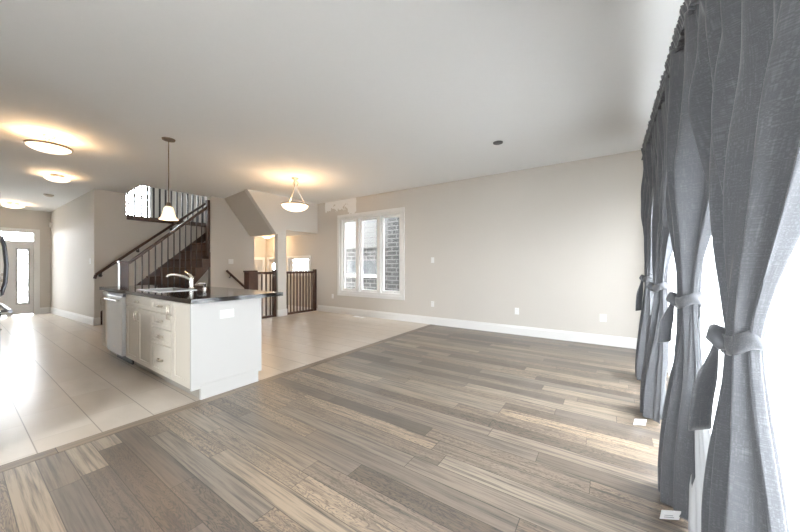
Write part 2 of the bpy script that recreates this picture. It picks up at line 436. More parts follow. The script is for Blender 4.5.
hw.add([(x, y, -.1) for x, y in hp]+[(x, y, ceil_z(x)+.10) for x, y in hp], [(0,1,2,3),(7,6,5,4),(0,4,5,1),(1,5,6,2),(2,6,7,3),(3,7,4,0)])
S(hw, 'wall_hall', M['wall'])
S(wall_holes('x', -8.73, -8.58, 1.80, 4.6, -.1, 4.75, [(2.17, 3.78, 2.20, 4.5)]), 'wall_stair', M['wall'])
S(MB().box(-7.72, -7.60, 3.42, 4.48, -1.2, CZ+.1), 'wall_switch', M['wall'])
# wall above the basement rails with its diagonal lower edge, the column and the header
poly = [(3.65, CZ+.05), (FY, CZ+.05), (FY, 2.07), (4.63, 2.07), (4.63, -.12), (4.40, -.12), (4.40, 1.96), (4.36, 1.96), (3.65, CZ)]
S(MB().prism(poly, 'x', -6.60, -6.47), 'wall_column', M['wall_light'])
S(MB().prism([(3.65, CZ+.04), (4.36, 1.96), (4.48, 1.96), (4.48, CZ+.04)], 'x', -7.60, -6.60), 'wall_soffit', M['wall'])
# mudroom behind the rails
S(MB().box(-8.98, -8.86, 4.36, FY, -.7, 2.3), 'wall_mudroom', M['wall'])
S(MB().box(-8.86, -7.72, 4.36, 4.48, -.7, 2.3), 'wall_mudroom_side', M['wall'])
S(MB().box(-8.86, -6.60, 4.48, FY, 2.07, 2.16), 'ceiling_mudroom', M['ceiling'])
S(MB().box(-8.86, -6.47, 4.44, FY, -.70, -.57).box(-7.60, -6.47, 4.20, 4.44, -.70, -.38).box(-7.60, -6.47, 3.95, 4.20, -.70, -.19).box(-7.60, -6.47, 3.70, 3.95, -.70, -.003), 'floor_landing', M['tile'])
# upstairs room behind the landing rail
S(MB().box(-11.2, -8.73, 1.80, 5.3, 2.10, 2.20), 'floor_upper', M['ceiling'])
UW = [(2.70, 3.36, 2.45, 3.7)]
S(wall_holes('x', -11.2, -11.05, 1.80, 5.3, 2.20, 4.75, UW), 'wall_upper_end', M['wall'])
S(MB().box(-11.05, -8.73, 1.68, 1.80, 2.20, 4.75).box(-11.05, -8.73, 4.95, 5.1, 2.20, 4.75), 'wall_upper_side', M['wall'])
S(MB().box(-11.2, -7.60, 1.68, 5.3, 4.75, 4.85), 'ceiling_upper', M['ceiling'])
S(MB().box(-8.58, -7.60, HY0-.12, HY0, CZ+.02, 4.75).box(-7.72, -7.60, HY0, HY1+.2, CZ+.2, 4.75).box(-8.58, -7.725, 3.95, 4.07, 1.7, 4.75), 'wall_stairwell', M['trim'])

# ------------------------------------------------------------------ baseboards
def base_prof(h=.155): return [(0, 0), (.016, 0), (.016, h*.78), (.010, h*.84), (.008, h*.97), (0, h)]
def board_y(x0, x1, y, name):     # along x, facing -y
    return S(MB().prism([(y-a, b) for a, b in base_prof()], 'x', x0, x1), name, M['trim'])
def board_x(y0, y1, x, name):     # along y, facing +x
    return S(MB().prism([(x+a, b) for a, b in base_prof()], 'y', y0, y1), name, M['trim'])
board_y(-6.45, WX, FY, 'baseboard_far')
bm_ = MB(); n0 = len(base_prof())
for x, y in ((-8.564, 1.671), (-11.8, 1.493)): bm_.v += [(x, y-a, b) for a, b in base_prof()]
bm_.f = [(i, (i+1) % n0, (i+1) % n0+n0, i+n0) for i in range(n0)]+[tuple(range(n0)), tuple(range(2*n0-1, n0-1, -1))]
S(bm_, 'baseboard_hall', M['trim'])
board_x(1.655, 1.80, -8.58, 'baseboard_stair')
board_x(1.31, 1.50, FXW, 'baseboard_foyer')
cb = MB().box(-6.47, -6.452, 4.385, 4.645, 0, .16).box(-6.60, -6.47, 4.385, 4.40, 0, .16).box(-6.60, -6.47, 4.63, 4.645, 0, .16)
S(cb, 'baseboard_column', M['trim'])
S(MB().box(-8.86, -6.47, FY-.02, FY, -.14, .06), 'baseboard_mudroom', M['trim'])

# ------------------------------------------------------------------ windows
def frame_rect(m, axis, p0, p1, a0, a1, z0, z1, w):
    """four boards: outer a0..a1, z0..z1, width w, between p0 and p1 along the normal"""
    def bx(aa, ab, za, zb):
        if axis == 'x': m.box(p0, p1, aa, ab, za, zb)
        else: m.box(aa, ab, p0, p1, za, zb)
    bx(a0, a0+w, z0, z1); bx(a1-w, a1, z0, z1); bx(a0+w, a1-w, z0, z0+w); bx(a0+w, a1-w, z1-w, z1)
    return m
# window_1: three tall lights with a white casing
w = struct('window_1', (-4.69, FY, .46))
m = MB(); frame_rect(m, 'y', FY-.022, FY, -5.705, -3.665, .455, 2.485, .075); m.build('casing', M['trim'], w, bevel=.004)
m = MB(); frame_rect(m, 'y', FY+.001, FY+.13, W1[0], W1[1], W1[2], W1[3], .05)
thirds = [W1[0]+.05, -5.045, -4.385, W1[1]-.05]
for xx in thirds[1:3]: m.box(xx-.045, xx+.045, FY+.001, FY+.13, W1[2]+.05, W1[3]-.05)
m.build('frame', M['trim'], w, bevel=.003)
edges = [(thirds[0], thirds[1]-.045), (thirds[1]+.045, thirds[2]-.045), (thirds[2]+.045, thirds[3])]
for i, (a, b) in enumerate(edges):
    m = MB(); frame_rect(m, 'y', FY+.05, FY+.10, a, b, W1[2]+.05, W1[3]-.05, .055)
    s_ = m.build('sash', M['white'], w, bevel=.003)
    MB().box(a+.055, b-.055, FY+.073, FY+.077, W1[2]+.105, W1[3]-.105).build('pane', M['glass'], s_)
    MB().box((a+b)/2-.06, (a+b)/2+.06, FY+.03, FY+.049, W1[2]+.052, W1[2]+.072).build('crank_handle', M['white'], s_)
# patio windows behind the curtains
for i, (a, b) in enumerate(PATIO):
    w = struct('window_%d' % (i+2), (WX, (a+b)/2, .1))
    m = MB(); frame_rect(m, 'x', WX+.02, WX+.12, a, b, .10, 2.30, .07)
    m.box(WX+.03, WX+.11, (a+b)/2-.035, (a+b)/2+.035, .17, 2.23); m.build('frame', M['trim'], w)
    m = MB(); m.box(WX+.045, WX+.085, a+.07, (a+b)/2-.035, 1.13, 1.17); m.box(WX+.045, WX+.085, (a+b)/2+.035, b-.07, 1.13, 1.17)
    m.build('rail', M['trim'], w)
    for q0, q1 in ((a+.07, (a+b)/2-.035), ((a+b)/2+.035, b-.07)):
        for z0, z1 in ((.17, 1.13), (1.17, 2.23)): MB().box(WX+.063, WX+.067, q0, q1, z0, z1).build('pane', M['glass'], w)
    m = MB(); frame_rect(m, 'x', WX-.02, WX, a-.07, b+.07, .03, 2.37, .07); m.build('casing', M['trim'], w)
w = struct('window_6', (-1.2, -3.05, .9))  # unseen window behind the camera, added to let in more light
m = MB(); frame_rect(m, 'y', -3.17, -3.07, -1.9, -.5, .9, 2.3, .06); m.box(-1.23, -1.17, -3.16, -3.08, .96, 2.24); m.build('frame', M['trim'], w)
MB().box(-1.84, -1.23, -3.122, -3.118, .96, 2.24).build('pane', M['glass'], w); MB().box(-1.17, -.56, -3.122, -3.118, .96, 2.24).build('pane', M['glass'], w)
# small mudroom window
w = struct('window_7', (-7.27, FY, .95))
m = MB(); frame_rect(m, 'y', FY-.02, FY, MW[0]-.06, MW[1]+.06, MW[2]-.06, MW[3]+.06, .06); m.build('casing', M['trim'], w)
m = MB(); frame_rect(m, 'y', FY+.02, FY+.10, MW[0], MW[1], MW[2], MW[3], .04); m.build('frame', M['trim'], w)
bl = MB()
for k in range(11): bl.add([(MW[0]+.042, FY+.030, MW[2]+.042+k*.030), (MW[1]-.042, FY+.030, MW[2]+.042+k*.030), (MW[1]-.042, FY+.038, MW[2]+.071+k*.030), (MW[0]+.042, FY+.038, MW[2]+.071+k*.030)], [(0, 1, 2, 3)])
bl.build('blind', M['panel'], w)
MB().box(MW[0]+.04, MW[1]-.04, FY+.058, FY+.062, MW[2]+.04, MW[3]-.04).build('pane', M['glass'], w)
# upstairs windows
for i, h in enumerate(UW):
    w = struct('window_%d' % (8+i), (-11.05, (h[0]+h[1])/2, h[2]))
    m = MB(); frame_rect(m, 'x', -11.15, -11.03, h[0], h[1], h[2], h[3], .05)
    for k in (1, 2): m.box(-11.11, -11.08, h[0]+(h[1]-h[0])*k/3-.012, h[0]+(h[1]-h[0])*k/3+.012, h[2]+.05, h[3]-.05)
    for k in range(1, 5): m.box(-11.11, -11.08, h[0]+.05, h[1]-.05, h[2]+(h[3]-h[2])*k/5-.012, h[2]+(h[3]-h[2])*k/5+.012)
    m.build('frame', M['trim'], w)
    MB().box(-11.097, -11.093, h[0]+.05, h[1]-.05, h[2]+.05, h[3]-.05).build('pane', M['glass'], w)

# ------------------------------------------------------------------ doors
d = struct('door_1', (FXW, .5, 0))
dl, dr, dsl = -.26, .80, 1.21          # door leaf, then sidelight
m = MB(); frame_rect(m, 'x', FXW, FXW+.022, -.42, 1.31, -.10, 2.11, .10); m.build('casing', M['trim'], d)
m = MB(); m.box(FXW-.12, FXW-.001, dr-.0, dr+.08, 0, 1.76).box(FXW-.12, FXW-.001, -.32, 1.21, 1.76, 1.81).box(FXW-.12, FXW-.001, -.32, dl, 0, 1.76)
m.box(FXW-.12, FXW-.001, .44, .48, 1.81, 2.02); m.build('mullion', M['trim'], d)
def lite_door(name, y0, y1, z1, gy0, gy1, gz0, gz1):
    mm = wall_holes('x', FXW-.07, FXW-.025, y0, y1, 0.02, z1, [(gy0, gy1, gz0, gz1)]); o = mm.build(name, M['trim'], d)
    mm = MB(); frame_rect(mm, 'x', FXW-.025, FXW-.010, gy0-.03, gy1+.03, gz0-.03, gz1+.03, .035); mm.build('glazing_bead', M['panel'], o)
    MB().box(FXW-.05, FXW-.045, gy0, gy1, gz0, gz1).build('pane', M['doorglass'], o)
    return o
leaf = lite_door('leaf', dl, dr, 1.76, -.05, .56, .62, 1.60)
sl = lite_door('sidelight', dr+.08, dsl, 1.76, .965, 1.125, .30, 1.60)
MB().box(FXW-.05, FXW-.045, -.32, .44, 1.81, 2.02).build('transom_pane', M['glass'], d)
MB().box(FXW-.05, FXW-.045, .48, 1.21, 1.81, 2.02).build('transom_pane', M['glass'], d)
m = MB().tube([(FXW-.025, .735, .86), (FXW+.03, .735, .86)], .03, 16); m.tube([(FXW+.03, .735, .86), (FXW+.045, .735, .86), (FXW+.07, .735, .86), (FXW+.08, .735, .86)], [.018, .034, .034, .015], 16)
m.build('door_knob', M['nickel'], leaf, smooth='auto')
MB().tube([(FXW-.025, .735, 1.0), (FXW+.015, .735, 1.0)], .032, 16).build('deadbolt', M['nickel'], leaf, smooth='auto')
# mudroom doors
d = struct('door_2', (-8.37, FY, -.57))
m = MB(); frame_rect(m, 'y', FY-.02, FY, -8.78, -7.96, -.63, 1.47, .07); m.build('casing', M['trim'], d)
lf = wall_holes('y', FY+.04, FY+.085, -8.72, -8.02, -.57, 1.40, [(-8.60, -8.14, .45, 1.28)]).build('leaf', M['trim'], d)
MB().box(-8.60, -8.14, FY+.06, FY+.064, .45, 1.28).build('pane', M['glass'], lf)
d = struct('door_3', (-8.86, 5.08, -.57))
m = MB(); frame_rect(m, 'x', -8.86, -8.838, 4.56, 5.56, -.63, 1.47, .08); m.build('casing', M['trim'], d)
MB().box(-8.86, -8.85, 4.64, 5.48, -.57, 1.39).build('leaf', M['panel'], d)
m = MB()
for z0, z1 in ((-.35, .25), (.45, 1.2)):
    frame_rect(m, 'x', -8.85, -8.842, 4.76, 5.36, z0, z1, .03)
m.build('panel_moulding', M['panel'], d)

# ------------------------------------------------------------------ outside
S(MB().box(-40, 40, -40, 40, -.95, -.80), 'ground', M['bounce_ground'])
S(MB().box(WX+.15, WX+2.6, -3.2, 5.2, -.20, -.08), 'deck', M['deck'])
NY = 7.0
nh = thing('neighbour_house', 'grey brick and white sided house seen through the three-light window', 'house', (-5, NY, -.8))
MB().box(-8.0, -5.06, NY, NY+.3, -.8, 1.74).build('brick_wall', M['brick'], nh)
MB().box(-5.05, 1.5, NY-.14, NY+.3, -.8, 2.78).build('brick_wing', M['brick'], nh)
MB().box(-8.0, -5.06, NY-.03, NY+.3, 1.74, 6.2).build('siding', M['siding'], nh)  # carried up out of view to keep sky light from the gap
MB().box(-5.05, 1.5, NY-.16, NY+.3, 2.78, 6.2).build('siding', M['siding'], nh)  # unseen upper part, added to block the sky and darken the gap
wn = MB().box(-6.70, -5.52, NY-.01, NY+.02, .95, 1.36).build('window', M['darkglass'], nh)
MB().box(-6.75, -5.47, NY-.06, NY-.005, .86, .95).build('sill', M['trim'], wn)

# ------------------------------------------------------------------ staircase
st = thing('staircase', 'dark wood winding staircase rising between beige walls behind the island', 'staircase', (-8.1, 1.8, 0))
R = .195
yL = [1.83, 1.98, 2.14, 2.32, 2.53, 2.75, 2.96, 3.18, 3.40, 3.62]                   # nosing at the wall
yR = [1.85, 2.15, 2.55, 2.85, 3.00, 3.13, 3.27, 3.40, 3.47, 3.53]
xl, xr = -8.575, -7.60
for k in range(9):
    z = R*(k+1)
    a, b, c_, e = (xl, yL[k]-.03), (xr-(.0 if k < 7 else .13), yR[k]-.03), (xr-(.0 if k < 7 else .13), max(yR[k+1], yR[k]+.1)+.02), (xl, yL[k+1]+.02)
    MB().prism([a, b, c_, e], 'z', z-.04, z).build('tread', M['tread'], st, bevel=.008)
    MB().prism([(xl, yL[k]), (xr-.03-(.1 if k > 7 else 0), yR[k]), (xr-.03-(.1 if k > 7 else 0), yR[k]+.02), (xl, yL[k]+.02)], 'z', z-R+(0 if k else .0), z-.04).build('riser', M['riser'], st)
pts = [(yR[0]-.02, 0)]
for k in range(8): pts += [(yR[k]-.02, R*(k+1)-.04), (yR[k+1]-.02, R*(k+1)-.04)]
pts += [(3.42, R*8-.04), (3.42, 1.18), (3.10, .80), (2.55, 0)]
MB().prism(pts, 'x', -7.635, -7.602).build('stringer', M['riser'], st)
MB().prism([(1.76, 0), (2.0, 0), (3.75, 1.88), (3.75, 2.08), (1.76, .27)], 'x', -8.578, -8.55).build('skirt_board', M['stairwood'], st)
MB().prism([(2.57, 0), (3.10, .80), (3.42, 1.17), (3.42, 1.20), (3.06, .84), (2.5, 0.03)], 'x', -8.54, -7.64).build('underside', M['riser'], st)
# stair balustrade
bal = thing('stair_balustrade', 'dark sloping balustrade with box newel on the open side of the stairs', 'railing', (-7.65, 1.9, 0))
n_ = MB().box(-7.73, -7.60, 1.83, 1.96, 0, 1.26).build('newel_post', M['stairwood'], bal, bevel=.006)
MB().box(-7.745, -7.585, 1.815, 1.975, 1.26, 1.30).build('newel_cap', M['stairwood'], n_, bevel=.01)
def rail_z(y): return 1.22+(y-1.93)*.925
MB().beam((-7.66, 1.97, rail_z(1.97)), (-7.66, 3.40, rail_z(3.40)), .062, .055).build('handrail', M['stairwood'], bal, bevel=.01)
def tread_top(y):
    z = 0
    for k in range(9):
        if y > yR[k]-.03: z = R*(k+1)
    return z
for k in range(12):
    y = 2.07+k*.108
    MB().box(-7.669, -7.651, y-.009, y+.009, tread_top(y), rail_z(y)-.02).build('baluster', M['metalrail'], bal)
MB().box(-7.72, -7.61, 3.36, 3.415, 1.44, 2.72).build('end_post', M['stairwood'], bal, bevel=.004)
# wall handrail
wr = thing('wall_handrail', 'dark wall-mounted handrail climbing the beige wall beside the upper stairs', 'handrail', (-8.5, 1.7, 1.0))
def wrz(y): return 1.05+(y-1.71)*.875
MB().tube([(-8.50, 1.68, wrz(1.68)), (-8.50, 3.70, wrz(3.70))], .027, 12).build('rail', M['stairwood'], wr, smooth='auto')
MB().tube([(-8.50, 1.68, wrz(1.68)), (-8.50, 1.66, wrz(1.66)-.06)], .027, 12).build('rail_end', M['stairwood'], wr, smooth='auto')
for y in (1.76, 2.36, 2.98):
    m = MB().tube([(-8.579, y, wrz(y)-.09), (-8.53, y, wrz(y)-.09), (-8.50, y, wrz(y)-.02)], .010, 8)
    m.tube([(-8.579, y, wrz(y)-.09), (-8.565, y, wrz(y)-.09)], .03, 12); m.build('bracket', M['metalrail'], wr, smooth='auto')
# upstairs landing balustrade
ub = thing('landing_balustrade', 'row of dark balusters on a brown ledge in front of the upstairs window', 'railing', (-8.62, 2.97, 2.2))
MB().box(-8.735, -8.555, 2.17, 3.78, 2.20, 2.30).build('base_rail', M['stairwood'], ub)
for k in range(14):
    y = 2.21+k*.114
    MB().box(-8.647, -8.617, y-.015, y+.015, 2.30, 3.20).build('baluster', M['metalrail'], ub)
MB().box(-8.67, -8.60, 2.17, 3.78, 3.20, 3.26).build('handrail', M['stairwood'], ub)

# guard rails of the basement stairwell
def guard(name, label, y0, y1, n, newel=None, tall_end=True):
    g = thing(name, label, 'railing', (-6.535, (y0+y1)/2, 0))
    MB().box(-6.565, -6.505, y0, y1, 1.01, 1.065).build('handrail', M['stairwood'], g, bevel=.008)
    MB().box(-6.565, -6.505, y0, y1, 0.002, .05).build('shoe_rail', M['stairwood'], g)
    for k in range(n):
        y = y0+(y1-y0)*(k+.6)/(n+.2)
        MB().box(-6.547, -6.523, y-.012, y+.012, .05, 1.01).build('baluster', M['stairwood'], g)
    if newel:
        q = MB().box(-6.63, -6.44, newel-.095, newel+.095, 0.002, 1.06).build('newel_post', M['stairwood'], g, bevel=.006)
        MB().box(-6.645, -6.425, newel-.11, newel+.11, 1.06, 1.10).build('newel_cap', M['stairwood'], q, bevel=.008)
    MB().box(-6.575, -6.49, y1-.0, y1+.07, 0.002, 1.11).build('end_post', M['stairwood'], g, bevel=.005)
    return g
guard('guard_rail', 'short dark wooden guard rail left of the white column with a box newel', 3.86, 4.31, 4, newel=3.765)
guard('guard_rail', 'wider dark wooden guard rail between the white column and the far wall', 4.65, 5.515, 9)
bh = thing('basement_handrail', 'short dark handrail sloping down the wall below the light switch', 'handrail', (-7.55, 3.8, 1.0))
MB().tube([(-7.54, 3.75, 1.09), (-7.54, 4.44, .44)], .026, 12).build('rail', M['stairwood'], bh, smooth='auto')
MB().tube([(-7.599, 3.84, .92), (-7.56, 3.84, .92), (-7.54, 3.84, .98)], .010, 8).build('bracket', M['metalrail'], bh, smooth='auto')

# ------------------------------------------------------------------ island
IY0, IY1 = 1.22, 1.86            # front face and back face of the island
CB, CT = .872, .912              # worktop underside / top
GI = 'cabinets under the island worktop'
def shaker(parent, name, x0, x1, z0, z1, mat, proud=.020, stile=.055):
    y = IY0
    p = MB().box(x0, x1, y-proud+.008, y-.001, z0, z1)
    frame_rect(p, 'y', y-proud, y-proud+.009, x0, x1, z0, z1, stile)
    return p.build(name, mat, parent, bevel=.0015, seg=1)
def slab(parent, name, x0, x1, z0, z1, mat, stile=.035):
    return shaker(parent, name, x0, x1, z0, z1, mat, stile=stile)
def pull_h(parent, x, z, L=.10):
    y = IY0-.020
    m = MB().tube([(x-L/2, y, z), (x-L/2+.006, y-.022, z), (x-L/4, y-.028, z), (x+L/4, y-.028, z), (x+L/2-.006, y-.022, z), (x+L/2, y, z)], .008, 8, flat=1.5)
    m.build('handle', M['nickel'], parent, smooth=True)
def pull_v(parent, x, z, L=.11):
    y = IY0-.020
    m = MB().tube([(x, y, z-L/2), (x, y-.025, z-L/2+.008), (x, y-.028, z), (x, y-.025, z+L/2-.008), (x, y, z+L/2)], .006, 8)
    m.build('handle', M['nickel'], parent, smooth=True)
def carcass(t, x0, x1):
    MB().box(x0, x1, IY0, IY1-.02, .10, CB-.002).build('body', M['cabinet'], t)
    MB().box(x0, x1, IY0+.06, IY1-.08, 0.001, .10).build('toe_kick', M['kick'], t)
XA, XB, XC, XD, XE, XF = -5.75, -5.37, -4.765, -3.96, -3.43, -3.045
t = thing('base_cabinet', 'narrow off-white base cabinet at the far end of the island past the dishwasher', 'cabinet', ((XA+XB)/2, 1.54, 0), GI)
carcass(t, XA, XB-.004); dd = shaker(t, 'door', XA+.004, XB-.008, .115, CB-.012, M['cabinet']); pull_v(dd, XA+.05, .72)
t = thing('base_cabinet', 'off-white sink cabinet with a false drawer front above two doors', 'cabinet', ((XC+XD)/2, 1.54, 0), GI)
def sink_carcass(t, x0, x1):
    m = MB().box(x0, x1, IY0, IY0+.02, .10, CB-.002).box(x0, x1, IY1-.04, IY1-.02, .10, CB-.002)
    m.box(x0, x0+.018, IY0+.02, IY1-.04, .10, CB-.002).box(x1-.018, x1, IY0+.02, IY1-.04, .10, CB-.002).box(x0+.018, x1-.018, IY0+.02, IY1-.04, .10, .12)
    m.build('body', M['cabinet'], t)
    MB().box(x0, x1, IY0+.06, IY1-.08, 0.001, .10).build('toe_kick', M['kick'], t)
sink_carcass(t, XC, XD-.002)
dd = slab(t, 'drawer_front', XC+.004, XD-.004, .735, CB-.012, M['cabinet']); pull_h(dd, (XC+XD)/2, .80)
xm = (XC+XD)/2
dd = shaker(t, 'door', XC+.004, xm-.002, .115, .725, M['cabinet']); pull_v(dd, xm-.035, .64)
dd = shaker(t, 'door', xm+.002, XD-.004, .115, .725, M['cabinet']); pull_v(dd, xm+.035, .64)
t = thing('drawer_cabinet', 'off-white cabinet with four stacked drawers in the island front', 'cabinet', ((XD+XE)/2, 1.54, 0), GI)
carcass(t, XD, XE-.002)
for z0, z1 in ((.735, CB-.012), (.580, .725), (.422, .570), (.115, .412)):
    dd = slab(t, 'drawer', XD+.004, XE-.012, z0, z1, M['cabinet'], .035 if z1-z0 < .2 else .05); pull_h(dd, (XD+XE)/2, (z0+z1)/2+.0)
t = thing('base_cabinet', 'off-white cabinet with one tall blank shaker panel at the near end of the island', 'cabinet', ((XE+XF)/2, 1.54, 0), GI)
carcass(t, XE, XF-.002); shaker(t, 'panel', XE+.004, XF-.004, .115, CB-.012, M['cabinet'], stile=.06)
ep = MB().box(XF, -3.02, IY0-.021, IY1, .10, CB-.002).box(XF, -3.02, IY0+.055, IY1-.04, .001, .10).box(-3.02, -3.013, IY0+.055, IY1-.04, .001, .13)
tag(ep.build('end_panel', M['panel'], bevel=.002), 'plain white end panel of the island facing the wood floor', 'panel')
bp = MB().box(XA, XF, IY1-.018, IY1, .10, CB-.002).build('back_panel', M['panel'])
tag(bp, 'white back panel of the island below the breakfast overhang', 'panel')
lt = thing('cabinet_latch', 'small chrome latch bar hooked over the top drawer of the island', 'latch', (-3.50, IY0-.03, .68))
m = MB()
for xx in (-3.515, -3.475): m.tube([(xx, IY0-.0215, .82), (xx, IY0-.034, .815), (xx, IY0-.034, .69), (xx, IY0-.0215, .685)], .0045, 8)
m.build('rods', M['nickel'], lt, smooth=True)
MB().box(-3.525, -3.465, IY0-.037, IY0-.031, .735, .745).build('cross_bar', M['nickel'], lt)
# worktop with the sink cut-out
SK = (-4.70, -4.06, 1.30, 1.66)
ct = MB().box(-5.80, SK[0], 1.18, 2.08, CB, CT).box(SK[1], -2.965, 1.18, 2.08, CB, CT).box(SK[0], SK[1], 1.18, SK[2], CB, CT).box(SK[0], SK[1], SK[3], 2.08, CB, CT)
tag(ct.build('countertop', M['granite']), 'long glossy black granite worktop on the white island', 'countertop')
sk = thing('sink', 'stainless sink let into the black worktop', 'sink', ((SK[0]+SK[1])/2, (SK[2]+SK[3])/2, .70))
m = MB(); g = .004
x0, x1, y0, y1 = SK[0]+g, SK[1]-g, SK[2]+g, SK[3]-g
m.add([(x0,y0,CT),(x1,y0,CT),(x1,y1,CT),(x0,y1,CT),(x0+.02,y0+.02,.72),(x1-.02,y0+.02,.72),(x1-.02,y1-.02,.72),(x0+.02,y1-.02,.72)],
      [(0,1,5,4),(1,2,6,5),(2,3,7,6),(3,0,4,7),(4,5,6,7)])
o = m.build('basin', M['sinksteel'], sk); md = o.modifiers.new('thick', 'SOLIDIFY'); md.thickness = .002
m = MB()
for a in ((x0-.018, x1+.018, y0-.018, y0+.004), (x0-.018, x1+.018, y1-.004, y1+.018), (x0-.018, x0+.004, y0+.004, y1-.004), (x1-.004, x1+.018, y0+.004, y1-.004)):
    m.box(*a, CT+.0005, CT+.006)
m.build('rim', M['steel'], sk)
MB().lathe([(.0, .723), (.04, .723), (.042, .726), (.0, .726)], ((x0+x1)/2, (y0+y1)/2), 20).build('drain', M['darksteel'], sk)
fx, fy = -4.42, 1.76
fc = thing('faucet', 'chrome single-lever kitchen faucet behind the sink', 'faucet', (fx, fy, CT))
MB().lathe([(.0, CT), (.032, CT), (.032, CT+.008), (.024, CT+.016), (.024, CT+.13), (.020, CT+.15), (0, CT+.155)], (fx, fy), 24).build('body', M['chrome'], fc, smooth='auto')
MB().tube([(fx, fy, CT+.10), (fx-.03, fy-.06, CT+.150), (fx-.06, fy-.14, CT+.178), (fx-.075, fy-.20, CT+.180), (fx-.082, fy-.225, CT+.168), (fx-.084, fy-.232, CT+.150)], [.017, .015, .014, .014, .016, .016], 14).build('spout', M['chrome'], fc, smooth='auto')
MB().tube([(fx, fy, CT+.14), (fx-.012, fy-.01, CT+.17), (fx-.05, fy-.025, CT+.195), (fx-.10, fy-.035, CT+.215)], [.020, .016, .009, .010], 12).build('lever', M['chrome'], fc, smooth='auto')
sd = thing('soap_dispenser', 'small chrome soap dispenser on the worktop beside the faucet', 'soap dispenser', (-4.13, 1.79, CT))
MB().lathe([(0, CT), (.024, CT), (.024, CT+.012), (.016, CT+.02), (.016, CT+.05), (.02, CT+.06), (.02, CT+.075), (0, CT+.08)], (-4.13, 1.79), 20).build('pump', M['chrome'], sd, smooth='auto')
MB().tube([(-4.13, 1.79, CT+.068), (-4.145, 1.74, CT+.075), (-4.15, 1.72, CT+.066)], .008, 10).build('nozzle', M['chrome'], sd, smooth='auto')
# dishwasher
dw = thing('dishwasher', 'stainless steel dishwasher built into the island', 'dishwasher', (-5.065, 1.5, 0))
MB().box(XB, XC-.004, IY0, IY1-.02, .10, CB-.004).build('tub', M['darksteel'], dw)
dr_ = MB().box(XB+.004, XC-.006, 1.165, IY0-.001, .125, .83).build('door', M['steel'], dw, bevel=.006)
MB().box(XB+.004, XC-.006, 1.175, IY0-.001, .832, CB-.006).build('control_strip', M['darksteel'], dw)
hd = MB().tube([(XB+.06, 1.130, .785), (XC-.06, 1.130, .785)], .011, 12)
for xx in (XB+.09, XC-.09): hd.tube([(xx, 1.166, .785), (xx, 1.130, .785)], .008, 8)
hd.build('handle', M['steel'], dr_, smooth='auto')
MB().box(-5.11, -5.02, 1.1640, 1.1652, .20, .215).build('badge', M['nickel'], dr_)
MB().box(XB+.006, XC-.006, 1.262, 1.279, .004, .10).build('kick_plate', M['black'], dw)

# ------------------------------------------------------------------ outlets, switches, small wall things
def plate(name, label, cat, c, axis, sgn, w_, h_, kind='outlet', group=None):
    """wall plate with its insert; axis is the wall normal, sgn the side it faces"""
    x, y, z = c; t = thing(name, label, cat, c, group)
    def bx(a0, a1, z0, z1, d0, d1):
        if axis == 'x': return MB().box(x+sgn*d0, x+sgn*d1, y+a0, y+a1, z+z0, z+z1)
        return MB().box(x+a0, x+a1, y+sgn*d0, y+sgn*d1, z+z0, z+z1)
    bx(-w_/2, w_/2, -h_/2, h_/2, .001, .007).build('plate', M['white'], t, bevel=.002)
    if kind == 'outlet':
        horiz = w_ > h_
        for s_ in (-1, 1):
            o = s_*.026
            if horiz: r_ = bx(o*1.25-.017, o*1.25+.017, -.018, .018, .007, .009)
            else: r_ = bx(-.017, .017, o-.015, o+.015, .007, .009)
            r_ = r_.build('receptacle', M['white'], t)
            m = MB()
            for q in (-.007, .007):
                if horiz: a = (o*1.25-.005, o*1.25+.005, q-.0015, q+.0015)
                else: a = (q-.0015, q+.0015, o-.005, o+.005)
                b_ = bx(*a, .0089, .0094); m.add(b_.v, b_.f)
            m.build('slots', M['slot'], r_)
    else:
        n = max(1, round(w_/.06))
        for k in range(n):
            o = (k-(n-1)/2)*.046
            bx(o-.016, o+.016, -.033, .033, .007, .011).build('rocker', M['white'], t, bevel=.001)
    return t
plate('wall_outlet', 'horizontal white outlet on the white end panel of the island', 'outlet', (-3.02, 1.505, .745), 'x', 1, .13, .078)
FWG = 'outlets along the far wall'
plate('wall_outlet', 'white outlet low on the far wall left of the big window', 'outlet', (-5.89, FY, .42), 'y', -1, .07, .115, group=FWG)
plate('wall_outlet', 'white outlet low on the far wall directly below a matching switch plate', 'outlet', (-2.98, FY, .42), 'y', -1, .07, .115, group=FWG)
plate('wall_outlet', 'white outlet low in the middle of the far wall, second from the curtains', 'outlet', (-1.318, FY, .41), 'y', -1, .07, .115, group=FWG)
plate('wall_outlet', 'white outlet low on the far wall nearest the grey curtains', 'outlet', (-.06, FY, .41), 'y', -1, .085, .115, group=FWG)
plate('light_switch', 'white switch plate at mid height on the far wall right of the window', 'switch', (-2.98, FY, 1.32), 'y', -1, .07, .115, 'switch')
plate('light_switch', 'white double switch plate on the wall above the basement handrail', 'switch', (-7.60, 3.88, 1.31), 'x', 1, .12, .115, 'switch')
plate('light_switch', 'white switch plate on the hall wall near its corner', 'switch', (-8.80, 1.657, 1.30), 'y', -1, .07, .115, 'switch')
al = thing('alarm_sensor', 'small white sensor high on the hall wall near the front door', 'sensor', (-11.72, 1.50, 2.2))
MB().box(-11.76, -11.68, 1.455, 1.499, 2.18, 2.30).build('housing', M['white'], al, bevel=.01)
MB().box(-11.745, -11.695, 1.450, 1.456, 2.20, 2.235).build('lens', M['panel'], al)
fv = thing('floor_vent', 'white floor register in the tile under the big window', 'vent', (-4.85, 5.44, 0))
m = MB(); m.box(-5.01, -4.70, 5.38, 5.40, .001, .008).box(-5.01, -4.70, 5.48, 5.50, .001, .008).box(-5.01, -4.99, 5.40, 5.48, .001, .008).box(-4.72, -4.70, 5.40, 5.48, .001, .008)
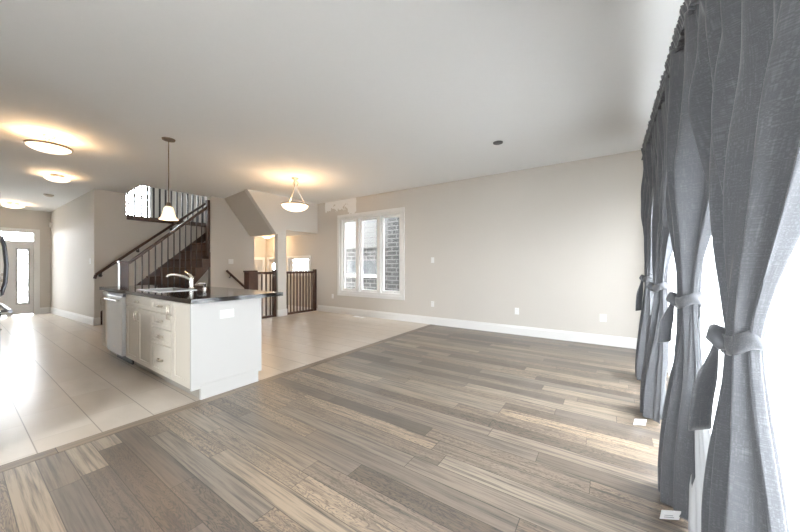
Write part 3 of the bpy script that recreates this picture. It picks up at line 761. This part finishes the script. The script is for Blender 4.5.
m.build('frame', M['white'], fv)
m = MB()
for k in range(12): m.box(-4.985+k*.0225, -4.972+k*.0225, 5.40, 5.48, .001, .006)
m.build('louvres', M['white'], fv)
sm = thing('smoke_detector', 'small round smoke detector on the hall ceiling between two lit bowls', 'smoke detector', (-9.7, 1.20, ceil_z(-9.7)-.045))
zc = ceil_z(-9.7)
MB().lathe([(0, zc), (.075, zc), (.072, zc-.025), (.05, zc-.042), (0, zc-.045)], (-9.7, 1.20), 24).build('cover', M['nickel'], sm, smooth='auto')
cc = MB().lathe([(0, CZ), (.065, CZ), (.062, CZ-.010), (.045, CZ-.014), (0, CZ-.014)], (-1.23, 4.18), 28)
tag(cc.build('ceiling_cap', M['greycap'], smooth='auto'), 'small dark grey round cap on the open white ceiling', 'ceiling cap')

# ------------------------------------------------------------------ lamps
def point(name, loc, power, col=(1, .66, .36), r=.04):
    d = bpy.data.lights.new(name, 'POINT'); d.energy = power*LAMP; d.color = col; d.shadow_soft_size = r
    o = bpy.data.objects.new(name, d); C.objects.link(o); o.location = loc; return o
def bowl_prof(r, z, depth, thick=.006):
    out = [(r*math.sin(a), z-depth*math.cos(a)) for a in [i*PI/2/14 for i in range(15)]]
    out[0] = (0.0, z-depth)
    inn = [((r-thick)*math.sin(a), z-(depth-thick)*math.cos(a)) for a in [i*PI/2/14 for i in range(14, -1, -1)]]
    return out+inn
def hung_bowl(name, label, c, zc, zr, r, depth, power, arms, group=None, pinch=.0):
    t = thing(name, label, 'ceiling light', (c[0], c[1], zr-depth), group)
    MB().lathe([(0, zc), (.065, zc), (.062, zc-.012), (.03, zc-.03), (.012, zc-.035), (0, zc-.035)], c, 24).build('canopy', M['nickel'], t, smooth='auto')
    MB().lathe(bowl_prof(r, zr, depth), c, 40).build('bowl', M['bowl'], t, smooth=True)
    MB().lathe([(r-.006, zr-.016), (r+.007, zr-.014), (r+.009, zr), (r+.006, zr+.007), (r-.006, zr+.007), (r-.006, zr-.016)], c, 40).build('rim', M['rim'], t, smooth='auto')
    zt = zc-.035
    for k in range(3):
        th = PI*.33+k*2*PI/3; dx, dy = math.cos(th), math.sin(th)
        pts = [(c[0]+dx*q, c[1]+dy*q, z) for q, z in [(q, zt+(zr-zt)*s_) for q, s_ in arms]]
        MB().tube(pts, .006, 8).build('arm', M['nickel'], t, smooth='auto')
    MB().tube([(c[0], c[1], zt+.01), (c[0], c[1], zt+(zr-zt)*.28)], .012, 10).build('stem', M['nickel'], t, smooth='auto')
    p = point('bulb', (c[0], c[1], zr+.03), power); p.parent = t; p.location = (0, 0, depth*.8)
    return t
GL = 'lit bowl ceiling lights in the kitchen and hall'
ca = [(.01, .0), (.035, .06), (.06, .12), (.03, .25), (.06, .45), (.135, .75), (.195, 1.0)]
hung_bowl('semi_flush_light', 'large lit bowl light hung on short arms, nearest on the kitchen ceiling', (-5.94, .74), CZ, 2.735, .205, .075, 16, [(.012, 0), (.05, .15), (.035, .4), (.10, .65), (.195, 1.0)], GL)
def flush(label, c, r, power):
    zc = ceil_z(c[0]); t = thing('flush_light', label, 'ceiling light', (c[0], c[1], zc-.13), GL)
    MB().lathe([(0, zc), (.09, zc), (.085, zc-.035), (0, zc-.035)], c, 24).build('base', M['nickel'], t, smooth='auto')
    MB().lathe(bowl_prof(r, zc-.05, .07), c, 36).build('bowl', M['bowl'], t, smooth=True)
    p = point('bulb', (0, 0, 0), power); p.parent = t; p.location = (0, 0, .055)
    p.data.shadow_soft_size = .02
    for k in range(3):
        th = .5+k*2*PI/3; m = MB()
        m.tube([(c[0]+.07*math.cos(th), c[1]+.07*math.sin(th), zc-.03), (c[0]+(r-.004)*math.cos(th), c[1]+(r-.004)*math.sin(th), zc-.05)], .005, 6)
        m.build('clip', M['nickel'], t)
flush('lit bowl light flush on the hall ceiling, just behind the large hung bowl', (-8.0, 1.09), .16, 9)
flush('lit bowl light flush on the foyer ceiling nearest the front door', (-11.1, .84), .17, 9)
hung_bowl('dining_pendant', 'lit bowl pendant on three long curved arms near the white column', (-4.92, 3.71), CZ, 2.365, .245, .13, 20, ca)
pd = thing('island_pendant', 'small lit bell-shaded pendant on a thin rod over the island', 'pendant light', (-4.79, 1.64, 1.80))
c = (-4.79, 1.64)
MB().lathe([(0, CZ), (.075, CZ), (.07, CZ-.015), (.02, CZ-.028), (0, CZ-.028)], c, 24).build('canopy', M['bronze'], pd, smooth='auto')
MB().tube([(c[0], c[1], CZ-.02), (c[0], c[1], 2.03)], .006, 8).build('rod', M['bronze'], pd, smooth='auto')
MB().lathe([(0, 2.04), (.018, 2.035), (.03, 2.0), (.034, 1.965), (0, 1.965)], c, 20).build('socket_cup', M['bronze'], pd, smooth='auto')
pr = [(.030, 1.985), (.050, 1.965), (.060, 1.93), (.066, 1.89), (.080, 1.85), (.105, 1.815), (.108, 1.81)]
MB().lathe(pr+[(r-.004, z) for r, z in reversed(pr)], c, 36).build('shade', M['bell'], pd, smooth=True)
p = point('bulb', (0, 0, 0), 8); p.parent = pd; p.location = (0, 0, .07); p.data.shadow_soft_size = .03
ml = thing('mudroom_light', 'lit dome light on the mudroom ceiling seen past the left guard rail', 'ceiling light', (-8.1, 5.15, 1.99))
MB().lathe([(0, 2.07), (.13, 2.07), (.13, 2.055), (0, 2.055)], (-8.1, 5.15), 28).build('base', M['nickel'], ml, smooth='auto')
MB().lathe(bowl_prof(.13, 2.053, .06), (-8.1, 5.15), 28).build('bowl', M['bowl'], ml, smooth=True)
p = point('bulb', (0, 0, 0), 16); p.parent = ml; p.location = (.0, 0, -.06)

# ------------------------------------------------------------------ kitchen run at the left edge
fr = thing('refrigerator', 'stainless refrigerator whose bowed door handle shows at the left edge', 'refrigerator', (-4.3, -.2, 0))
MB().box(-4.76, -3.86, -.60, .15, .02, 1.78).build('body', M['darksteel'], fr)
for x0, x1, hx in ((-4.755, -4.312, -4.36), (-4.308, -3.865, -4.26)):
    dd = MB().box(x0, x1, .152, .232, .905, 1.775).build('door', M['steel'], fr, bevel=.01)
    MB().tube([(hx, .232, 1.47), (hx, .262, 1.45), (hx, .280, 1.37), (hx, .290, 1.21), (hx, .284, 1.06), (hx, .264, .96), (hx, .232, .93)], .010, 12).build('handle', M['darksteel'], dd, smooth=True)
dd = MB().box(-4.755, -3.865, .152, .232, .10, .895).build('freezer_drawer', M['steel'], fr, bevel=.01)
m = MB().tube([(-4.68, .285, .84), (-3.94, .285, .84)], .014, 12)
for xx in (-4.62, -4.0): m.tube([(xx, .232, .84), (xx, .285, .84)], .010, 8)
m.build('handle', M['darksteel'], dd, smooth='auto')
kc = thing('kitchen_base_cabinet', 'white base cabinet beside the refrigerator at the left edge', 'cabinet', (-3.52, -.2, 0))
MB().box(-3.85, -3.20, -.60, .165, .10, CB-.002).build('body', M['panel'], kc)
MB().box(-3.85, -3.20, -.60, .11, .001, .10).build('toe_kick', M['panel'], kc)
dd = MB().box(-3.845, -3.205, .166, .186, .115, .66).build('door', M['cabinet'], kc); MB().tube([(-3.8, .186, .6), (-3.8, .21, .59), (-3.8, .21, .5), (-3.8, .186, .49)], .006, 8).build('handle', M['nickel'], dd)
dd = MB().box(-3.845, -3.205, .166, .186, .67, CB-.012).build('drawer', M['cabinet'], kc); MB().tube([(-3.58, .186, .76), (-3.57, .21, .76), (-3.48, .21, .76), (-3.47, .186, .76)], .006, 8).build('handle', M['nickel'], dd)
tag(MB().box(-3.855, -3.18, -.615, .195, CB, CT).build('countertop', M['granite'], bevel=.003), 'short black worktop beside the refrigerator at the left edge', 'countertop')

# ------------------------------------------------------------------ curtains
def rodx(y): return .325+.014*(y-1.5)      # the rod runs very slightly out of parallel with the wall
def tilt(x, y, z): return (x, y, z+.05*(y-1.76)*max(0, z-1.05)/1.3)
ROD_Z = 2.37
def sm_(t): t = min(1, max(0, t)); return t*t*(3-2*t)
def curtain(label, ya, yb, yt, zt, seed, n=9, w_bot=.42, rx_bot=.075, lean=0.0, flare=0.0, zbot=.025, tail=(0, 0), label_at=None, lining=False, rx_t=.042, w_t=.15):
    rnd = random.Random(seed)
    cu = thing('curtain', label, 'curtain', (rodx(yt), yt, 0), 'tied grey curtains'); CX = rodx(yt)
    ph = [rnd.uniform(-.5, .5) for _ in range(6)]; amp = [rnd.uniform(.75, 1.3) for _ in range(40)]
    NS, NZ = 44*n, 110
    def section(z, s):
        """(x, y) of the cloth at height z, fabric parameter s in 0..1"""
        wt = yb-ya-.05; ymid = (ya+yb)/2
        if z >= zt:
            p = min(1, (z-zt)/(.85)); q = (sm_(p)*.45+p*.55)
            wd = w_t+(wt-w_t)*q; yc = yt+(ymid-yt)*q
            rx = (rx_t+(.082-rx_t)*sm_(p*1.2))*(1-.62*sm_((z-1.95)/.38)); round_ = 1-sm_(p*1.3); xc = CX+.066*sm_(p)*(1-.9*sm_((z-1.95)/.38))
        else:
            p = (zt-z)/zt; q = sm_(min(1, p*2.2))*.55+p*.45
            wd = w_t+(w_bot-w_t)*q; yc = yt+lean*p
            rx = rx_t+(rx_bot-rx_t)*sm_(p*1.5); round_ = 1-.55*sm_(p*1.2); xc = CX-flare*sm_(p)
        sw = s+.018*math.sin(2*PI*(2*s+ph[0]))+.012*math.sin(2*PI*(5*s+ph[1]))
        k = sw*n; i0 = int(k) % 38; fr_ = k-int(k)
        a = amp[i0]*(1-sm_(fr_))+amp[i0+1]*sm_(fr_)
        a = a*(1-round_)+.82*round_
        env = (1-round_)+round_*math.sqrt(max(.02, 1-(2*s-1)**2))
        drift = .22*math.sin(3.1*z+ph[2])*(.35+.65*s)
        w1 = math.sin(2*PI*(k+drift)); w2 = math.sin(2*PI*(.5*k+ph[3]+.25*z))
        shape = .80*(w1+.22*math.sin(4*PI*(k+drift)+1.0))+.38*w2
        y = yc+(s-.5)*wd+.08*wd/n*math.cos(2*PI*(k+drift)+.5)
        fine = .012*math.sin(2*PI*(2.63*k+.3*z)+ph[5]*6)+.005*math.sin(2*PI*(4.1*k-.4*z)+ph[4]*6)
        x = xc+(rodx(y)-CX)+rx*a*env*shape+fine*(1-.5*round_)
        return x, y
    m = MB(); m.uv = []; m.smooth = True
    ztop = ROD_Z-.02
    for j in range(NZ+1):
        z = ztop+(zbot-ztop)*j/NZ
        for i in range(NS+1):
            s = i/NS; x, y = section(z, s)
            zz = z+(.012*math.sin(9*s+ph[4]) if j == NZ else 0)
            m.v.append(tilt(x, y, zz)); m.uv.append((s*2.0, z))
    for j in range(NZ):
        for i in range(NS):
            a = j*(NS+1)+i; m.f.append((a, a+1, a+NS+2, a+NS+1))
    o = m.build('drape', M['linen'], cu); md = o.modifiers.new('thick', 'SOLIDIFY'); md.thickness = .0025
    # gathered heading standing above the rod
    hm = MB(); hm.uv = []; hm.smooth = True; K = 7
    for j in range(K+1):
        z = ROD_Z-.05+.115*j/K
        for i in range(NS+1):
            s = i/NS; x, y = section(ztop, s)
            rr = .020+.012*abs(j-K*.45)/K*2
            y = ya+(yb-ya)*s; x = rodx(y)+rr*1.25*math.sin(2*PI*s*n*4.4+.6*math.sin(7*s*n))
            zz = z+(.012*math.sin(2*PI*s*n*5.3+1.3) if j == K else 0)
            hm.v.append(tilt(x, y+.010*math.sin(2*PI*s*n*7), zz)); hm.uv.append((s*2.0, z))
    for j in range(K):
        for i in range(NS):
            a = j*(NS+1)+i; hm.f.append((a, a+1, a+NS+2, a+NS+1))
    o = hm.build('heading', M['linen'], cu); md = o.modifiers.new('thick', 'SOLIDIFY'); md.thickness = .0025
    # tie band wrapped round the bundle, its knot and hanging tail
    tb = MB(); tb.uv = []; tb.smooth = True; seg = 48; rows = 7
    RX, RY = rx_t*1.18, w_t*.58
    for j in range(rows):
        for i in range(seg+1):
            th = 2*PI*i/seg; wv = .004*math.sin(5*th+j)
            bul = .003*math.sin(PI*j/(rows-1))
            tb.v.append((CX+(RX+bul+wv)*math.cos(th), yt+(RY+bul+wv)*math.sin(th), zt-.028+.056*j/(rows-1)+.018*math.cos(th+.7)+.006*math.sin(3*th)))
            tb.uv.append((th*.1, j*.01))
    for j in range(rows-1):
        for i in range(seg):
            a = j*(seg+1)+i; tb.f.append((a, a+1, a+seg+2, a+seg+1))
    o = tb.build('tie_back', M['linen'], cu); md = o.modifiers.new('thick', 'SOLIDIFY'); md.thickness = .004
    kx, ky = CX-RX*.92, yt+RY*.25
    kb = MB(); kb.smooth = True
    kb.tube([(kx+.012, ky+.03, zt+.012), (kx-.012, ky+.014, zt+.016), (kx-.018, ky-.004, zt), (kx-.006, ky-.02, zt-.016), (kx+.014, ky-.03, zt-.02)], [.012, .02, .021, .018, .010], 12, flat=1.25)
    kb.build('knot', M['linen'], o)
    tl, ty = tail
    if tl:
        tm = MB(); tm.uv = []; tm.smooth = True; n2 = 14; n3 = 6
        for j in range(n2+1):
            p = j/n2; z = zt-.01-tl*p
            for i in range(n3+1):
                q = i/n3-.5
                tm.v.append((kx-.012-.012*math.sin(PI*min(1, p*.8))-.022*p+q*(.022+.035*sm_(p*2)), ky+.01+ty*p+q*.03, z+.01*q)); tm.uv.append((q*.06, z))
        for j in range(n2):
            for i in range(n3):
                a = j*(n3+1)+i; tm.f.append((a, a+1, a+n3+2, a+n3+1))
        o2 = tm.build('tail', M['linen'], o); md = o2.modifiers.new('thick', 'SOLIDIFY'); md.thickness = .003
    if lining:
        ln = MB(); ln.uv = []; ln.smooth = True; n2, n3 = 30, 40
        for j in range(n2+1):
            p = j/n2; z = zt-.03-(zt-.05)*p
            for i in range(n3+1):
                q = i/n3; y0_ = yt-.02-.70*sm_(p*.75+.0)-.10*p; y1_ = yt+.03-.15*p
                ln.v.append((CX+.035-.055*p+(.004+.012*p)*math.sin(2*PI*q*4+2*p), y0_+(y1_-y0_)*q, z)); ln.uv.append((q*.6, z))
        for j in range(n2):
            for i in range(n3):
                a = j*(n3+1)+i; ln.f.append((a, a+1, a+n3+2, a+n3+1))
        lo_ = ln.build('lining', M['lining'], cu); lo_['label'] = 'white lining hanging loose behind the grey cloth'
        lo_.modifiers.new('thick', 'SOLIDIFY').thickness = .0015
    if label_at:
        lx, ly, ang = label_at
        ca_, sa_ = math.cos(ang), math.sin(ang)
        lm = MB(); q = [(-.042, 0, 0), (.042, 0, 0), (.042, -.012, .050), (-.042, -.012, .050)]
        P = lambda a, b, c2: (lx+ca_*a-sa_*b, ly+sa_*a+ca_*b, zbot-.012+c2)
        lm.add([P(*v) for v in q]+[P(v[0], v[1]-.002, v[2]) for v in q], [(0,1,2,3),(7,6,5,4),(0,4,5,1),(1,5,6,2),(2,6,7,3),(3,7,4,0)])
        lo = lm.build('care_label', M['label'], cu); lo['label'] = 'white care label on the hem'
        pm = MB()
        for r_ in range(3):
            zz = .010+r_*.011
            a0, a1 = -.026, .018-.006*r_
            yy = -.0025-.01*zz/.045
            pm.add([P(a0, yy, zz), P(a1, yy, zz), P(a1, yy-.0008, zz+.004), P(a0, yy-.0008, zz+.004)], [(0, 1, 2, 3)])
        pm.build('label_print', M['labelink'], lo)
    return cu
curtain('nearest grey linen curtain, tied at the waist, at the right edge of the room', .74, 1.76, 1.28, .985, 3, 6, .38, .075, tail=(.30, .05), rx_t=.034, w_t=.12)
curtain('second nearest tied grey curtain, hem label showing at its foot', 1.76, 2.76, 2.06, 1.03, 11, 6, .36, .060, flare=.04, tail=(.22, .03), label_at=(.238, 1.90, .5), lining=True)
curtain('third tied grey curtain from the camera, its label lying on the floor', 2.76, 3.70, 3.18, 1.03, 23, 6, .44, .075, flare=.055, tail=(.0, 0), label_at=(.195, 2.90, .5))
curtain('farthest tied grey curtain, next to the bare far wall', 3.70, 4.66, 4.12, 1.07, 31, 6, .42, .060, flare=.045, tail=(.34, .03))
rod = thing('curtain_rod', 'thin dark curtain rod hidden in the gathered curtain headings', 'curtain rod', (rodx(2.7), 2.7, ROD_Z))
MB().tube([tilt(rodx(y), y, ROD_Z) for y in (.60, 2.7, 4.75)], .010, 10).build('pole', M['metalrail'], rod, smooth='auto')
for y in (.62, 2.76, 4.73):
    q = tilt(rodx(y), y, ROD_Z)
    MB().tube([q, (WX-.001, q[1], q[2])], .007, 8).build('bracket', M['metalrail'], rod, smooth='auto')
def sheer_panel(label, ya, yb, seed, n):
    rnd = random.Random(seed); NS, NZ = 24*n, 40; m = MB(); m.uv = []; m.smooth = True; ph = rnd.uniform(0, 6)
    for j in range(NZ+1):
        z = 2.36-(2.36-.012)*j/NZ; p = j/NZ
        for i in range(NS+1):
            s = i/NS; k = s*n+.15*math.sin(7*s+ph)
            x = rodx(ya+(yb-ya)*s)+.215+(.014+.010*p)*math.sin(2*PI*k+.8*math.sin(2*z+ph))-.012*p*p
            m.v.append((x, ya+(yb-ya)*s+.012*math.cos(2*PI*k*1.0+ph), z)); m.uv.append((s*2, z))
    for j in range(NZ):
        for i in range(NS):
            a = j*(NS+1)+i; m.f.append((a, a+1, a+NS+2, a+NS+1))
    o = m.build('sheer_curtain', M['sheer']); md = o.modifiers.new('thick', 'SOLIDIFY'); md.thickness = .0008; o.modifiers.clear()
    tag(o, label, 'sheer curtain', 'white sheers behind the grey curtains')
sheer_panel('near white sheer curtain behind the nearest grey curtain', .25, 2.42, 2, 17)
sheer_panel('far white sheer curtain behind the farther grey curtains', 2.48, 4.66, 5, 17)
sr = MB().tube([(rodx(.2)+.215, .20, 2.365), (rodx(4.7)+.215, 4.70, 2.365)], .006, 8)
for y in (.24, 2.45, 4.68): sr.tube([(rodx(y)+.215, y, 2.365), (WX-.021, y, 2.365)], .005, 6)
tag(sr.build('sheer_rod', M['white'], smooth='auto'), 'thin white rod carrying the sheers behind the grey curtains', 'curtain rod')
